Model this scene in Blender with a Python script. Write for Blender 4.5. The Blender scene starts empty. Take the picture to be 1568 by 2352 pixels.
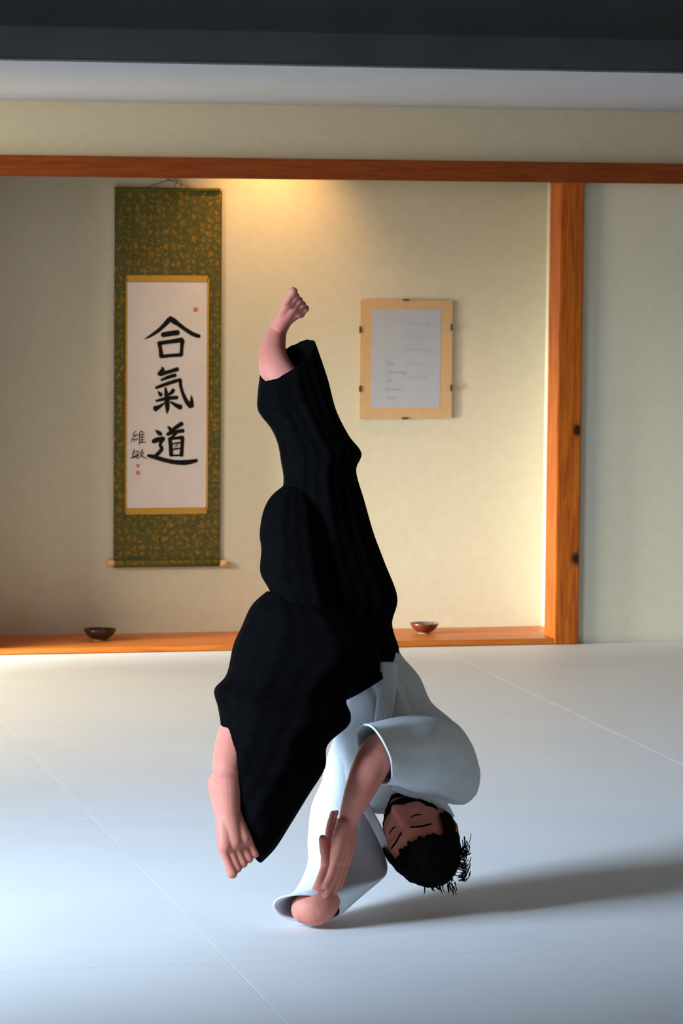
import bpy, bmesh, math, random
from mathutils import Vector, Matrix, noise as mnoise
random.seed(4)
sc = bpy.context.scene
COL = sc.collection
PI = math.pi

# ------------------------------------------------------------------ camera
F = 8000.0
YAW, PITCH, ROLL = math.radians(13.25), math.radians(4.76), 0.009
EYE = Vector((0, 0, 1.65))
fwd = Vector((math.sin(YAW)*math.cos(PITCH), math.cos(YAW)*math.cos(PITCH), -math.sin(PITCH)))
r0 = Vector((math.cos(YAW), -math.sin(YAW), 0))
u0 = r0.cross(fwd)
cr, sr = math.cos(ROLL), math.sin(ROLL)
RT = r0*cr + u0*sr
UP = u0*cr - r0*sr
cam = bpy.data.cameras.new('camera')
cam.sensor_fit = 'VERTICAL'; cam.sensor_height = 36.0
cam.lens = F/2352.0*36.0
cam.clip_end = 100
cam.dof.use_dof = True; cam.dof.focus_distance = 8.4; cam.dof.aperture_fstop = 14
camo = bpy.data.objects.new('camera', cam); COL.objects.link(camo)
M = Matrix.Identity(4)
for i in range(3):
    M[i][0] = RT[i]; M[i][1] = UP[i]; M[i][2] = -fwd[i]; M[i][3] = EYE[i]
camo.matrix_world = M
sc.camera = camo
sc.view_settings.view_transform = 'Standard'
sc.view_settings.look = 'None'
sc.view_settings.exposure = 0.0
sc.view_settings.gamma = 1.0

def ray(px, py): return RT*((px-784)/F) + UP*(-(py-1176)/F) + fwd
def P(px, py, d): return EYE + ray(px, py)*d
def onY(px, py, Y):
    r = ray(px, py); return EYE + r*(Y/r.y)
def onZ(px, py, Z):
    r = ray(px, py); return EYE + r*((Z-EYE.z)/r.z)
def dv(dx, dy, dd, at=8.2):      # offset vector: image pixels at that depth, metres of depth
    return RT*(dx*at/F) - UP*(dy*at/F) + fwd*dd

# ------------------------------------------------------------------ helpers
def link(name, bm, m, parent=None, smooth=True, mods=None):
    me = bpy.data.meshes.new(name)
    bmesh.ops.recalc_face_normals(bm, faces=bm.faces)
    bm.to_mesh(me); bm.free()
    if smooth:
        for p in me.polygons: p.use_smooth = True
    o = bpy.data.objects.new(name, me); COL.objects.link(o)
    if m: me.materials.append(m)
    if parent: o.parent = parent
    return o
def empty(name, loc, label, cat, group=None):
    o = bpy.data.objects.new(name, None); COL.objects.link(o)
    o.location = loc; o.empty_display_size = .05
    tag(o, label, cat, group); return o
def tag(o, label, cat, group=None):
    o['label'] = label; o['category'] = cat
    if group: o['group'] = group
    return o
def struct(o): o['kind'] = 'structure'; return o
def keep(o, parent):               # parent without moving the geometry (mesh is in world coordinates)
    o.parent = parent
    o.matrix_parent_inverse = Matrix.Translation(-Vector(parent.location))
    return o
def box(bm, a, b, bev=0):
    xs, ys, zs = sorted((a[0], b[0])), sorted((a[1], b[1])), sorted((a[2], b[2]))
    t = bmesh.new()
    vs = [t.verts.new((x, y, z)) for x in xs for y in ys for z in zs]
    for f in ((0,1,3,2),(4,6,7,5),(0,4,5,1),(2,3,7,6),(0,2,6,4),(1,5,7,3)):
        t.faces.new([vs[i] for i in f])
    if bev:
        bmesh.ops.bevel(t, geom=list(t.edges), offset=bev, segments=2, affect='EDGES')
    me = bpy.data.meshes.new('t'); t.to_mesh(me); t.free(); bm.from_mesh(me); bpy.data.meshes.remove(me)
    return bm
def bake(o):                        # apply modifiers to a plain mesh
    dg = bpy.context.evaluated_depsgraph_get()
    dg.update()
    me = bpy.data.meshes.new_from_object(o.evaluated_get(dg))
    mats = list(o.data.materials)
    o.modifiers.clear(); o.data = me
    me.materials.clear()
    for m in mats: me.materials.append(m)
    for p in me.polygons: p.use_smooth = True
    return o

def catmull(keys, sub):
    out = []; n = len(keys)
    for i in range(n-1):
        p0 = keys[max(i-1, 0)]; p1 = keys[i]; p2 = keys[i+1]; p3 = keys[min(i+2, n-1)]
        for k in range(sub):
            t = k/sub
            out.append([0.5*((2*b) + (c-a)*t + (2*a-5*b+4*c-d)*t*t + (3*b-a-3*c+d)*t**3)
                        for a, b, c, d in zip(p0, p1, p2, p3)])
    out.append(list(keys[-1]))
    return out

def loft(bm, rings, n=48, sub=5, cap0=False, cap1=False, fold=None, power=1.0):
    """rings: (centre, A, B) world vectors"""
    flat = [list(c)+list(a)+list(b) for c, a, b in rings]
    rr = catmull(flat, sub)
    prev = None; rows = []
    for j, r in enumerate(rr):
        c, A, B = Vector(r[0:3]), Vector(r[3:6]), Vector(r[6:9])
        row = []
        for i in range(n):
            th = 2*PI*i/n
            ct, st = math.cos(th), math.sin(th)
            if power != 1.0:
                ct = math.copysign(abs(ct)**power, ct); st = math.copysign(abs(st)**power, st)
            k = 1.0
            if fold: k += fold(th, j/(len(rr)-1))
            row.append(bm.verts.new(c + (A*ct + B*st)*k))
        rows.append(row)
    for a, b in zip(rows, rows[1:]):
        for i in range(n):
            bm.faces.new((a[i], a[(i+1) % n], b[(i+1) % n], b[i]))
    if cap0: bm.faces.new(rows[0][::-1])
    if cap1: bm.faces.new(rows[-1])
    return rows

def tube(bm, pts, n=20, sub=4):
    """pts: (Vector, radius) ; round limb with domed ends"""
    keys = catmull([list(p)+[r] for p, r in pts], sub)
    P_ = [Vector(k[:3]) for k in keys]; R_ = [max(k[3], .001) for k in keys]
    # domed ends
    d0 = (P_[0]-P_[1]).normalized(); d1 = (P_[-1]-P_[-2]).normalized()
    pre = [(P_[0]+d0*R_[0]*math.sin(a), R_[0]*math.cos(a)) for a in (1.35, 1.0, .5)]
    post = [(P_[-1]+d1*R_[-1]*math.sin(a), R_[-1]*math.cos(a)) for a in (.5, 1.0, 1.35)]
    allp = pre + list(zip(P_, R_)) + post
    ref = Vector((.13, .2, .97)); rows = []
    for i, (c, r) in enumerate(allp):
        a = allp[max(i-1, 0)][0]; b = allp[min(i+1, len(allp)-1)][0]
        t = (b-a).normalized()
        if i == 0:
            x = t.cross(ref if abs(t.dot(ref)) < .9 else Vector((1, 0, 0))).normalized()
        else:
            x = (x - t*x.dot(t)).normalized()
        y = t.cross(x)
        rows.append([bm.verts.new(c + (x*math.cos(2*PI*k/n) + y*math.sin(2*PI*k/n))*r) for k in range(n)])
    for a, b in zip(rows, rows[1:]):
        for i in range(n): bm.faces.new((a[i], a[(i+1) % n], b[(i+1) % n], b[i]))
    bm.faces.new(rows[0][::-1]); bm.faces.new(rows[-1])

def lathe(bm, c, prof, n=48):
    rows = []
    for r, z in prof:
        rows.append([bm.verts.new((c[0]+r*math.cos(2*PI*k/n), c[1]+r*math.sin(2*PI*k/n), c[2]+z)) for k in range(n)])
    for a, b in zip(rows, rows[1:]):
        for i in range(n): bm.faces.new((a[i], a[(i+1) % n], b[(i+1) % n], b[i]))
    return rows

# ------------------------------------------------------------------ materials
def mat(name, col, rough=.6, spec=.3, **kw):
    m = bpy.data.materials.new(name); m.use_nodes = True
    b = m.node_tree.nodes['Principled BSDF']
    b.inputs['Base Color'].default_value = (*col, 1)
    b.inputs['Roughness'].default_value = rough
    b.inputs['Specular IOR Level'].default_value = spec
    for k, v in kw.items(): b.inputs[k].default_value = v
    return m
def nd(m, t, **kw):
    n = m.node_tree.nodes.new(t)
    for k, v in kw.items(): setattr(n, k, v)
    return n
def lk(m, a, b): m.node_tree.links.new(a, b)
def noise_col(m, c1, c2, scale=(1, 1, 1), nscale=5, detail=6, p=(.3, .7), bump=0, dist=.002, rough=.6, distort=0):
    b = m.node_tree.nodes['Principled BSDF']
    tc = nd(m, 'ShaderNodeTexCoord'); mp = nd(m, 'ShaderNodeMapping')
    mp.inputs['Scale'].default_value = scale
    lk(m, tc.outputs['Object'], mp.inputs['Vector'])
    nz = nd(m, 'ShaderNodeTexNoise'); nz.inputs['Scale'].default_value = nscale
    nz.inputs['Detail'].default_value = detail; nz.inputs['Roughness'].default_value = rough
    nz.inputs['Distortion'].default_value = distort
    lk(m, mp.outputs[0], nz.inputs['Vector'])
    r = nd(m, 'ShaderNodeValToRGB')
    r.color_ramp.elements[0].position = p[0]; r.color_ramp.elements[1].position = p[1]
    r.color_ramp.elements[0].color = (*c1, 1); r.color_ramp.elements[1].color = (*c2, 1)
    lk(m, nz.outputs['Fac'], r.inputs[0]); lk(m, r.outputs[0], b.inputs['Base Color'])
    if bump:
        bp = nd(m, 'ShaderNodeBump'); bp.inputs['Strength'].default_value = bump
        bp.inputs['Distance'].default_value = dist
        lk(m, nz.outputs['Fac'], bp.inputs['Height']); lk(m, bp.outputs[0], b.inputs['Normal'])
    return r, nz, mp

plaster = mat('warm plaster', (.62, .53, .36), .9, .1)
noise_col(plaster, (.58, .55, .44), (.62, .59, .475), nscale=30, detail=8, bump=.15, dist=.001)
plaster_lit = mat('plaster with painted light', (.6, .57, .45), .9, .1)  # same plaster as above the beam; its different lighting is put into the colour
noise_col(plaster_lit, (.69, .68, .58), (.73, .72, .62), nscale=30, detail=8, bump=.15, dist=.001)
ceil_m = mat('ceiling board', (.55, .55, .58), .9, .1)
noise_col(ceil_m, (.46, .49, .56), (.49, .52, .60), nscale=3, detail=4)
dark_m = mat('dark soffit', (.07, .075, .08), .8, .2)
noise_col(dark_m, (.06, .063, .066), (.08, .083, .09), nscale=3, detail=4)
mat_m = mat('mat vinyl', (.74, .75, .77), .55, .25)
noise_col(mat_m, (.70, .715, .75), (.74, .755, .785), nscale=2.5, detail=3)
_b = mat_m.node_tree.nodes['Principled BSDF']
_w = nd(mat_m, 'ShaderNodeTexNoise'); _w.inputs['Scale'].default_value = 700
_bp = nd(mat_m, 'ShaderNodeBump'); _bp.inputs['Strength'].default_value = .12; _bp.inputs['Distance'].default_value = .0006
_tc = nd(mat_m, 'ShaderNodeTexCoord')
lk(mat_m, _tc.outputs['Object'], _w.inputs['Vector']); lk(mat_m, _w.outputs['Fac'], _bp.inputs['Height']); lk(mat_m, _bp.outputs[0], _b.inputs['Normal'])
slab_m = mat('subfloor', (.12, .11, .1), .9, .1)

def wood(name, dark, light, scale, knots=()):
    m = mat(name, light, .42, .35)
    b = m.node_tree.nodes['Principled BSDF']
    r, nz, mp = noise_col(m, dark, light, scale=scale, nscale=6, detail=7, p=(.36, .62), bump=.12, dist=.001, distort=.6)
    if knots:
        tc = [n for n in m.node_tree.nodes if n.type == 'TEX_COORD'][0]
        prev = r.outputs[0]
        for k in knots:
            mk = nd(m, 'ShaderNodeMapping'); mk.vector_type = 'POINT'
            mk.inputs['Location'].default_value = (-k[0], -k[1], -k[2]*.72)
            mk.inputs['Scale'].default_value = (1, 1, .72)
            lk(m, tc.outputs['Object'], mk.inputs['Vector'])
            nn = nd(m, 'ShaderNodeTexNoise'); nn.inputs['Scale'].default_value = 90
            lk(m, tc.outputs['Object'], nn.inputs['Vector'])
            ln = nd(m, 'ShaderNodeVectorMath', operation='LENGTH'); lk(m, mk.outputs[0], ln.inputs[0])
            ad = nd(m, 'ShaderNodeMath', operation='MULTIPLY_ADD')
            lk(m, nn.outputs['Fac'], ad.inputs[0]); ad.inputs[1].default_value = .014; lk(m, ln.outputs['Value'], ad.inputs[2])
            rp = nd(m, 'ShaderNodeMapRange'); rp.inputs['From Min'].default_value = k[3]; rp.inputs['From Max'].default_value = k[3]*1.9
            lk(m, ad.outputs[0], rp.inputs['Value'])
            mx = nd(m, 'ShaderNodeMix', data_type='RGBA')
            mx.inputs['A'].default_value = (.02, .008, .003, 1)
            lk(m, rp.outputs[0], mx.inputs['Factor']); lk(m, prev, mx.inputs['B']); prev = mx.outputs['Result']
        lk(m, prev, b.inputs['Base Color'])
    return m
beam_m = wood('red brown beam timber', (.19, .035, .004), (.27, .06, .007), (1, 14, 14))
board_m = wood('orange board timber', (.40, .10, .010), (.55, .17, .022), (.9, 16, 16))

black_cloth = mat('black cloth', (.0025, .0025, .003), .95, .02)
noise_col(black_cloth, (.002, .002, .0025), (.0035, .0035, .004), nscale=40)
gi_m = mat('white cotton', (.72, .76, .80), .85, .15)
r_, nz_, mp_ = noise_col(gi_m, (.70, .78, .86), (.76, .84, .92), nscale=25, detail=4)
_wv = nd(gi_m, 'ShaderNodeTexWave'); _wv.inputs['Scale'].default_value = 110; _wv.inputs['Distortion'].default_value = 1.5
_bp = nd(gi_m, 'ShaderNodeBump'); _bp.inputs['Strength'].default_value = .25; _bp.inputs['Distance'].default_value = .001
lk(gi_m, mp_.outputs[0], _wv.inputs['Vector']); lk(gi_m, _wv.outputs['Fac'], _bp.inputs['Height'])
lk(gi_m, _bp.outputs[0], gi_m.node_tree.nodes['Principled BSDF'].inputs['Normal'])
skin_m = mat('skin', (.62, .30, .22), .55, .3)
noise_col(skin_m, (.60, .20, .15), (.70, .27, .21), nscale=14, detail=5)
skin_m.node_tree.nodes['Principled BSDF'].inputs['Subsurface Weight'].default_value = .08
skin_m.node_tree.nodes['Principled BSDF'].inputs['Subsurface Radius'].default_value = (.01, .004, .002)
hair_m = mat('dark hair', (.012, .009, .007), .8, .06)
noise_col(hair_m, (.002, .0015, .001), (.005, .0035, .003), nscale=120)
nail_m = mat('fingernail', (.70, .40, .33), .35, .4)
lip_m = mat('lip skin', (.42, .14, .12), .5, .3)
paper_m = mat('washi paper', (.66, .60, .60), .9, .1)
noise_col(paper_m, (.60, .56, .57), (.65, .605, .61), nscale=12)
paper2_m = mat('grey white print paper', (.42, .44, .50), .9, .1)
noise_col(paper2_m, (.33, .375, .47), (.355, .40, .50), nscale=12)
ink_m = mat('ink', (.006, .005, .005), .8, .1)
noise_col(ink_m, (.004, .004, .004), (.012, .01, .009), nscale=200)
red_m = mat('vermilion seal', (.62, .10, .055), .8, .1)
script_m = mat('brown script ink', (.29, .25, .26), .8, .1)
gold_m = mat('gold silk', (.45, .24, .04), .55, .3)
noise_col(gold_m, (.42, .22, .03), (.52, .29, .05), nscale=150)
matte_m = mat('tan mount board', (.52, .31, .11), .8, .1)
noise_col(matte_m, (.48, .29, .10), (.56, .34, .13), nscale=60)
glass_m = mat('thin frame glass', (1, 1, 1), .03, .5)
glass_m.node_tree.nodes['Principled BSDF'].inputs['Alpha'].default_value = .06
clip_m = mat('dull brass clip', (.12, .10, .04), .45, .5, Metallic=.6)
knob_m = mat('pale roller wood', (.72, .46, .26), .5, .3)
noise_col(knob_m, (.66, .42, .22), (.76, .50, .29), scale=(1, 8, 8), nscale=20)
cord_m = mat('brown cord', (.16, .09, .03), .8, .1)
metal_m = mat('painted lamp housing', (.1, .1, .1), .5, .4)

broc_m = mat('green and gold brocade', (.1, .1, .04), .7, .2)
_b = broc_m.node_tree.nodes['Principled BSDF']
tc = nd(broc_m, 'ShaderNodeTexCoord')
vo = nd(broc_m, 'ShaderNodeTexVoronoi', feature='DISTANCE_TO_EDGE'); vo.inputs['Scale'].default_value = 34; vo.inputs['Randomness'].default_value = .55
nz = nd(broc_m, 'ShaderNodeTexNoise'); nz.inputs['Scale'].default_value = 75; nz.inputs['Detail'].default_value = 3; nz.inputs['Distortion'].default_value = 2.2
_dn = nd(broc_m, 'ShaderNodeTexNoise'); _dn.inputs['Scale'].default_value = 55; _dn.inputs['Detail'].default_value = 2
_ds = nd(broc_m, 'ShaderNodeVectorMath', operation='MULTIPLY_ADD'); _ds.inputs[1].default_value = (.045, .045, .045)
lk(broc_m, tc.outputs['Object'], _dn.inputs['Vector']); lk(broc_m, _dn.outputs['Color'], _ds.inputs[0]); lk(broc_m, tc.outputs['Object'], _ds.inputs[2])
lk(broc_m, _ds.outputs[0], vo.inputs['Vector']); lk(broc_m, tc.outputs['Object'], nz.inputs['Vector'])
m1 = nd(broc_m, 'ShaderNodeMapRange'); m1.inputs['From Min'].default_value = .05; m1.inputs['From Max'].default_value = .35
lk(broc_m, vo.outputs['Distance'], m1.inputs['Value'])
m2 = nd(broc_m, 'ShaderNodeMath', operation='MULTIPLY'); lk(broc_m, m1.outputs[0], m2.inputs[0])
m3 = nd(broc_m, 'ShaderNodeMapRange'); m3.inputs['From Min'].default_value = .36; m3.inputs['From Max'].default_value = .60
lk(broc_m, nz.outputs['Fac'], m3.inputs['Value']); lk(broc_m, m3.outputs[0], m2.inputs[1])
mx = nd(broc_m, 'ShaderNodeMix', data_type='RGBA')
mx.inputs['A'].default_value = (.066, .072, .022, 1); mx.inputs['B'].default_value = (.31, .165, .016, 1)
lk(broc_m, m2.outputs[0], mx.inputs['Factor']); lk(broc_m, mx.outputs['Result'], _b.inputs['Base Color'])

def bowl_mat(name, c1, c2):
    m = mat(name, c1, .25, .5)
    noise_col(m, c1, c2, nscale=35, detail=5)
    return m
bowl_dark = bowl_mat('dark glaze', (.010, .005, .003), (.03, .012, .008))
bowl_red = bowl_mat('red brown glaze', (.07, .012, .005), (.16, .03, .012))
bowl_in = bowl_mat('green grey inner glaze', (.03, .035, .03), (.22, .20, .19))
foot_m = mat('unglazed foot', (.25, .21, .18), .8, .1)

# ------------------------------------------------------------------ room
W = onZ(1300, 1478, 0).y
DEP = .40
WB = W + DEP
post_front_L = onY(1281, 950, W-.03).x
post_front_R = onY(1334, 950, W-.03).x
SW = post_front_L + .072                       # alcove side wall plane
z_bb = onY(784, 413, W-.03).z                  # beam bottom
z_bt = onY(784, 366, W-.03).z                  # beam top
z_ce = onY(784, 243, W).z
LED = .024
XL = onY(-60, 1176, W).x                       # left end of the alcove
Y_SOF = 9.72
print('GEO', W, post_front_L, post_front_R, z_bb, z_bt, z_ce, XL)

bm = bmesh.new(); box(bm, (-7, -3, -.2), (9, WB+.3, -.04)); struct(link('floor', bm, slab_m, smooth=False))
bm = bmesh.new(); box(bm, (XL-.12-3, W, -.04), (XL-.12, W+.12, z_bt-.01)); struct(link('wall_left', bm, plaster_lit, smooth=False))
bm = bmesh.new(); box(bm, (post_front_R-.01, W, -.04), (9, W+.12, z_bt-.01)); struct(link('wall_right', bm, plaster_lit, smooth=False))
bm = bmesh.new(); box(bm, (XL-3.12, W+.001, z_bt-.0099), (9, W+.119, 3.4)); struct(link('wall_upper', bm, plaster, smooth=False))
bm = bmesh.new(); box(bm, (XL-.3, WB, -.04), (SW+.12, WB+.1, 3.3)); struct(link('wall_back', bm, plaster, smooth=False))
bm = bmesh.new(); box(bm, (SW, W+.12, -.04), (SW+.1, WB, 3.3)); struct(link('wall_alcove_right', bm, plaster, smooth=False))
bm = bmesh.new(); box(bm, (XL-.22, W+.12, -.04), (XL-.12, WB, 3.3)); struct(link('wall_alcove_left', bm, plaster, smooth=False))
bm = bmesh.new(); box(bm, (XL-.12, W+.12, 2.42), (SW, WB, 2.5)); struct(link('ceiling_alcove', bm, plaster, smooth=False))
# low ceiling strip before the wall, then its dark fascia, then the high ceiling of the hall
bm = bmesh.new(); box(bm, (-7, Y_SOF, z_ce), (9, W, z_ce+.08)); struct(link('ceiling', bm, ceil_m, smooth=False))
bm = bmesh.new()
box(bm, (-7, Y_SOF-.12, z_ce-.005), (9, Y_SOF, z_ce+.09), .006)
struct(link('trim_4', bm, dark_m, smooth=False))
bm = bmesh.new(); box(bm, (-7, Y_SOF-.05, z_ce+.09), (9, Y_SOF, 3.4)); struct(link('trim_5', bm, dark_m, smooth=False))
bm = bmesh.new(); box(bm, (-7, -3, 3.4), (9, Y_SOF, 3.5)); struct(link('ceiling_hall', bm, ceil_m, smooth=False))

# post, beam, board
k1 = onY(1325, 988, W-.035); k2 = onY(1322, 1283, W-.035)
post_m = wood('orange post timber', (.30, .055, .004), (.52, .14, .011), (13, 13, .75),
              knots=((k1.x, W-.035, k1.z, .016), (k2.x, W-.035, k2.z, .017)))
bm = bmesh.new(); box(bm, (post_front_L, W-.035, 0), (post_front_R, W+.119, z_bb+.02), .004)
struct(link('trim_1', bm, post_m, smooth=False))
bm = bmesh.new(); box(bm, (XL-3, W-.045, z_bb), (9, W, z_bt), .003)
box(bm, (XL-.1, W-.001, z_bb), (post_front_L-.001, W+.08, z_bt), 0)
struct(link('trim_2', bm, beam_m, smooth=False))
bm = bmesh.new(); box(bm, (XL-.12, W-.02, 0), (post_front_L, WB, LED), .003)
box(bm, (post_front_L, W+.119, 0), (SW, WB, LED))
struct(link('trim_3', bm, board_m, smooth=False))
bm = bmesh.new(); box(bm, (XL-.12, W-.035, 0), (XL-.02, W+.119, z_bb+.02), .004)
struct(link('trim_6', bm, post_m, smooth=False))
# thin dark gap strip under the board edge
bm = bmesh.new(); box(bm, (XL-.12, W-.012, -.03), (post_front_L, W+.05, -.0005))
struct(link('trim_7', bm, slab_m, smooth=False))

# ------------------------------------------------------------------ mats
xs = onZ(525, 2210, 0); xr = onZ(1150, 1559, 0)
colA, colB = xs.x, xr.x
cw = colB-colA
yr0 = xs.y
rows_y = [yr0-2*1.9, yr0-1.9, yr0, onZ(120, 1883, 0).y, onZ(1380, 1633, 0).y, W-.0225]
print('MATS', colA, colB, rows_y)
cols_x = [colA-1.6*cw, colA, colB, colB+1.6*cw]
lab = {
 (0,1): 'pale blue training mat in the near left corner of the floor',
 (1,1): 'pale training mat in the bottom middle foreground, nearest the viewer below the elbow',
 (2,1): 'shaded grey-blue training mat at the near right corner of the floor',
 (0,2): 'pale bluish training mat at the left edge, second row from the front',
 (1,2): 'white training mat directly under the tumbling person and elbow',
 (2,2): 'training mat at the right edge lying in the dark end of the person shadow',
 (0,3): 'bright white training mat at the left edge, second row out from the alcove board',
 (1,3): 'white training mat behind the tumbling person, second row out from the alcove',
 (2,3): 'beige-grey training mat at the right edge, second row out from the plain right wall',
 (0,4): 'bright training mat touching the alcove board below the black-brown left bowl',
 (1,4): 'training mat touching the alcove board below the red-brown right bowl',
 (2,4): 'beige shaded training mat touching the plain wall right of the wooden post',
}
for (ci, ri), l in lab.items():
    x0, x1 = cols_x[ci], cols_x[ci+1]; y0, y1 = rows_y[ri], rows_y[ri+1]
    g = .0005
    bm = bmesh.new()
    box(bm, (x0+g-(x0+x1)/2, y0+g-(y0+y1)/2, -.04), (x1-g-(x0+x1)/2, y1-g-(y0+y1)/2, 0), .0006)
    o = link('training_mat', bm, mat_m, smooth=False)
    o.location = ((x0+x1)/2, (y0+y1)/2, 0)
    tag(o, l, 'mat', 'white training mats covering the floor')

# ------------------------------------------------------------------ hanging scroll
def SB(px, py, off): return onY(px, py, WB-off)
def rect(p0, p1, off, th):      # slab on the back wall between two pixels
    a = SB(p0[0], p0[1], off); b = SB(p1[0], p1[1], off)
    return (a.x, WB-off, a.z), (b.x, WB-off+th, b.z)
def slab(name, p0, p1, off, th, m, parent, bev=0):
    bm = bmesh.new(); a, b = rect(p0, p1, off, th); box(bm, a, b, bev)
    return keep(link(name, bm, m, None, smooth=False), parent)
top = SB(386, 418, .02)
scroll = empty('hanging_scroll', (SB(383, 1300, 0).x, WB-.012, SB(383, 1300, 0).z),
               'tall green and gold hanging scroll with black brush calligraphy on the alcove wall', 'scroll')
slab('brocade_mount', (263.5, 436), (505, 1296), .010, .003, broc_m, scroll)
slab('gold_strip', (291, 632), (477, 648), .0125, .0025, gold_m, scroll)
slab('gold_strip', (289, 1167), (475, 1180), .0125, .0025, gold_m, scroll)
slab('gold_edging', (289, 640), (291.2, 1170), .0125, .0025, gold_m, scroll)
slab('gold_edging', (475.5, 640), (477.2, 1170), .0125, .0025, gold_m, scroll)
paper = slab('calligraphy_paper', (291, 648), (476, 1167), .0120, .002, paper_m, scroll)
def rod(name, pa, pb, off, r, m, parent, cap=True):
    a = SB(pa[0], pa[1], off); b = SB(pb[0], pb[1], off); a.z = b.z = (a.z+b.z)/2
    bm = bmesh.new(); n = 20
    rows = [[bm.verts.new((x, WB-off+rr*math.cos(2*PI*k/n), a.z+rr*math.sin(2*PI*k/n))) for k in range(n)]
            for x, rr in ((a.x, r*.9), (a.x+.002, r), (b.x-.002, r), (b.x, r*.9))]
    for q, w in zip(rows, rows[1:]):
        for i in range(n): bm.faces.new((q[i], q[(i+1) % n], w[(i+1) % n], w[i]))
    bm.faces.new(rows[0][::-1]); bm.faces.new(rows[-1])
    return keep(link(name, bm, m), parent)
rod('top_rod', (263, 435), (506, 435), .015, .007, broc_m, scroll)
roller = rod('bottom_roller', (261, 1294), (504, 1294), .018, .014, broc_m, scroll)
for pa, pb in (((247, 1294), (261, 1294)), ((504, 1294), (520, 1294))):
    k = rod('roller_knob', pa, pb, .018, .0125, knob_m, scroll)
    k.parent = roller; k.matrix_parent_inverse = Matrix.Identity(4)
    k['label'] = 'pale wooden roller knob'
# (roller is itself offset by its parent's location; keep world placement)
bm = bmesh.new()
peak = SB(386, 414, .016)
for ex in (330, 440):
    e = SB(ex, 433, .016)
    tube(bm, [(e, .0016), ((e+peak)/2+Vector((0, 0, .002)), .0016), (peak, .0016)], 8, 3)
for k in range(2):
    e = SB(400+k*12, 430+4*k, .018)
    tube(bm, [(peak, .0014), (SB(406+k*8, 415, .018), .0014), (e, .0014)], 8, 3)
keep(link('hanging_cord', bm, cord_m), scroll)
bm = bmesh.new(); tube(bm, [(Vector((peak.x, WB-.001, peak.z+.004)), .0025), (Vector((peak.x, WB-.02, peak.z+.006)), .0025)], 10, 2)
keep(link('wall_hook', bm, clip_m), scroll)

BOLD = 1.14
def ribbon(bm, pts, off, rnd=True):
    """brush stroke in the plane of the paper; pts: (px,py,width_px)"""
    k = catmull([list(p) for p in pts], 7)
    n = len(k); L = []; R = []
    for i, (x, y, w) in enumerate(k):
        a = k[max(i-1, 0)]; b = k[min(i+1, n-1)]
        dx, dy = b[0]-a[0], b[1]-a[1]; q = math.hypot(dx, dy) or 1
        nx, ny = -dy/q, dx/q
        w = max(w, .15)*BOLD*(1 + .10*mnoise.noise(Vector((x*.35, y*.35, 3))))
        L.append((x+nx*w/2, y+ny*w/2)); R.append((x-nx*w/2, y-ny*w/2))
    dx, dy = k[0][0]-k[1][0], k[0][1]-k[1][1]; q = math.hypot(dx, dy) or 1
    s = (k[0][0]+dx/q*k[0][2]*.32, k[0][1]+dy/q*k[0][2]*.32)
    dx, dy = k[-1][0]-k[-2][0], k[-1][1]-k[-2][1]; q = math.hypot(dx, dy) or 1
    e = (k[-1][0]+dx/q*k[-1][2]*.32, k[-1][1]+dy/q*k[-1][2]*.32)
    out = [s]+L+[e]+R[::-1]
    vv = [bm.verts.new(SB(x, y, off)) for x, y in out]
    vb = [bm.verts.new(SB(x, y, off-.0004)) for x, y in out]
    m = len(out)
    # quads strip front
    Lv, Rv = vv[1:1+n], vv[2+n:][::-1]
    bm.faces.new((vv[0], Lv[0], Rv[0])); bm.faces.new((vv[1+n], Rv[-1], Lv[-1]))
    for i in range(n-1): bm.faces.new((Lv[i], Lv[i+1], Rv[i+1], Rv[i]))
    for i in range(m): bm.faces.new((vv[i], vv[(i+1) % m], vb[(i+1) % m], vb[i]))
def glyph(name, strokes, conv, wk, m, off, parent, label=None):
    bm = bmesh.new()
    for i, s in enumerate(strokes):
        ribbon(bm, [(*conv(u, v), w*wk) for u, v, w in s], off+.00002*i)
    me_o = link(name, bm, m, None, smooth=False)
    me_o.parent = parent
    if label: me_o['label'] = label
    return me_o
c1 = lambda u, v: (320+u/5.88, 700+v/5.88)
c2 = lambda u, v: (220+u/4.612, 860+v/4.612)
go = [
 [(62,462,3),(130,432,28),(250,352,46),(335,275,52),(398,205,60),(425,158,26)],
 [(425,175,40),(460,215,66),(530,265,52),(620,332,46),(720,395,50),(815,428,44)],
 [(305,408,60),(420,388,62),(530,374,64)],
 [(266,505,50),(285,600,46),(296,700,58)],
 [(266,520,52),(400,500,50),(585,474,60)],
 [(582,480,60),(572,580,44),(566,680,46)],
 [(285,700,44),(420,686,42),(575,676,46)],
]
ki = [
 [(300,838,10),(312,880,52),(265,945,56)],
 [(275,938,56),(400,905,46),(522,868,52)],
 [(292,1018,28),(400,975,44),(492,950,42)],
 [(222,1122,36),(380,1065,44),(555,1010,44)],
 [(556,1012,42),(556,1085,40),(590,1205,42),(645,1318,54),(705,1372,70)],
 [(712,1378,44),(706,1300,42),(702,1218,6)],
 [(252,1168,12),(280,1205,46),(300,1228,36)],
 [(462,1145,44),(440,1180,46),(395,1215,28)],
 [(222,1300,26),(370,1265,44),(515,1252,44)],
 [(352,1120,24),(368,1250,58),(378,1390,52),(372,1472,10)],
 [(340,1325,18),(270,1375,44),(205,1408,74)],
 [(418,1308,20),(490,1355,46),(562,1388,66)],
]
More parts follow.
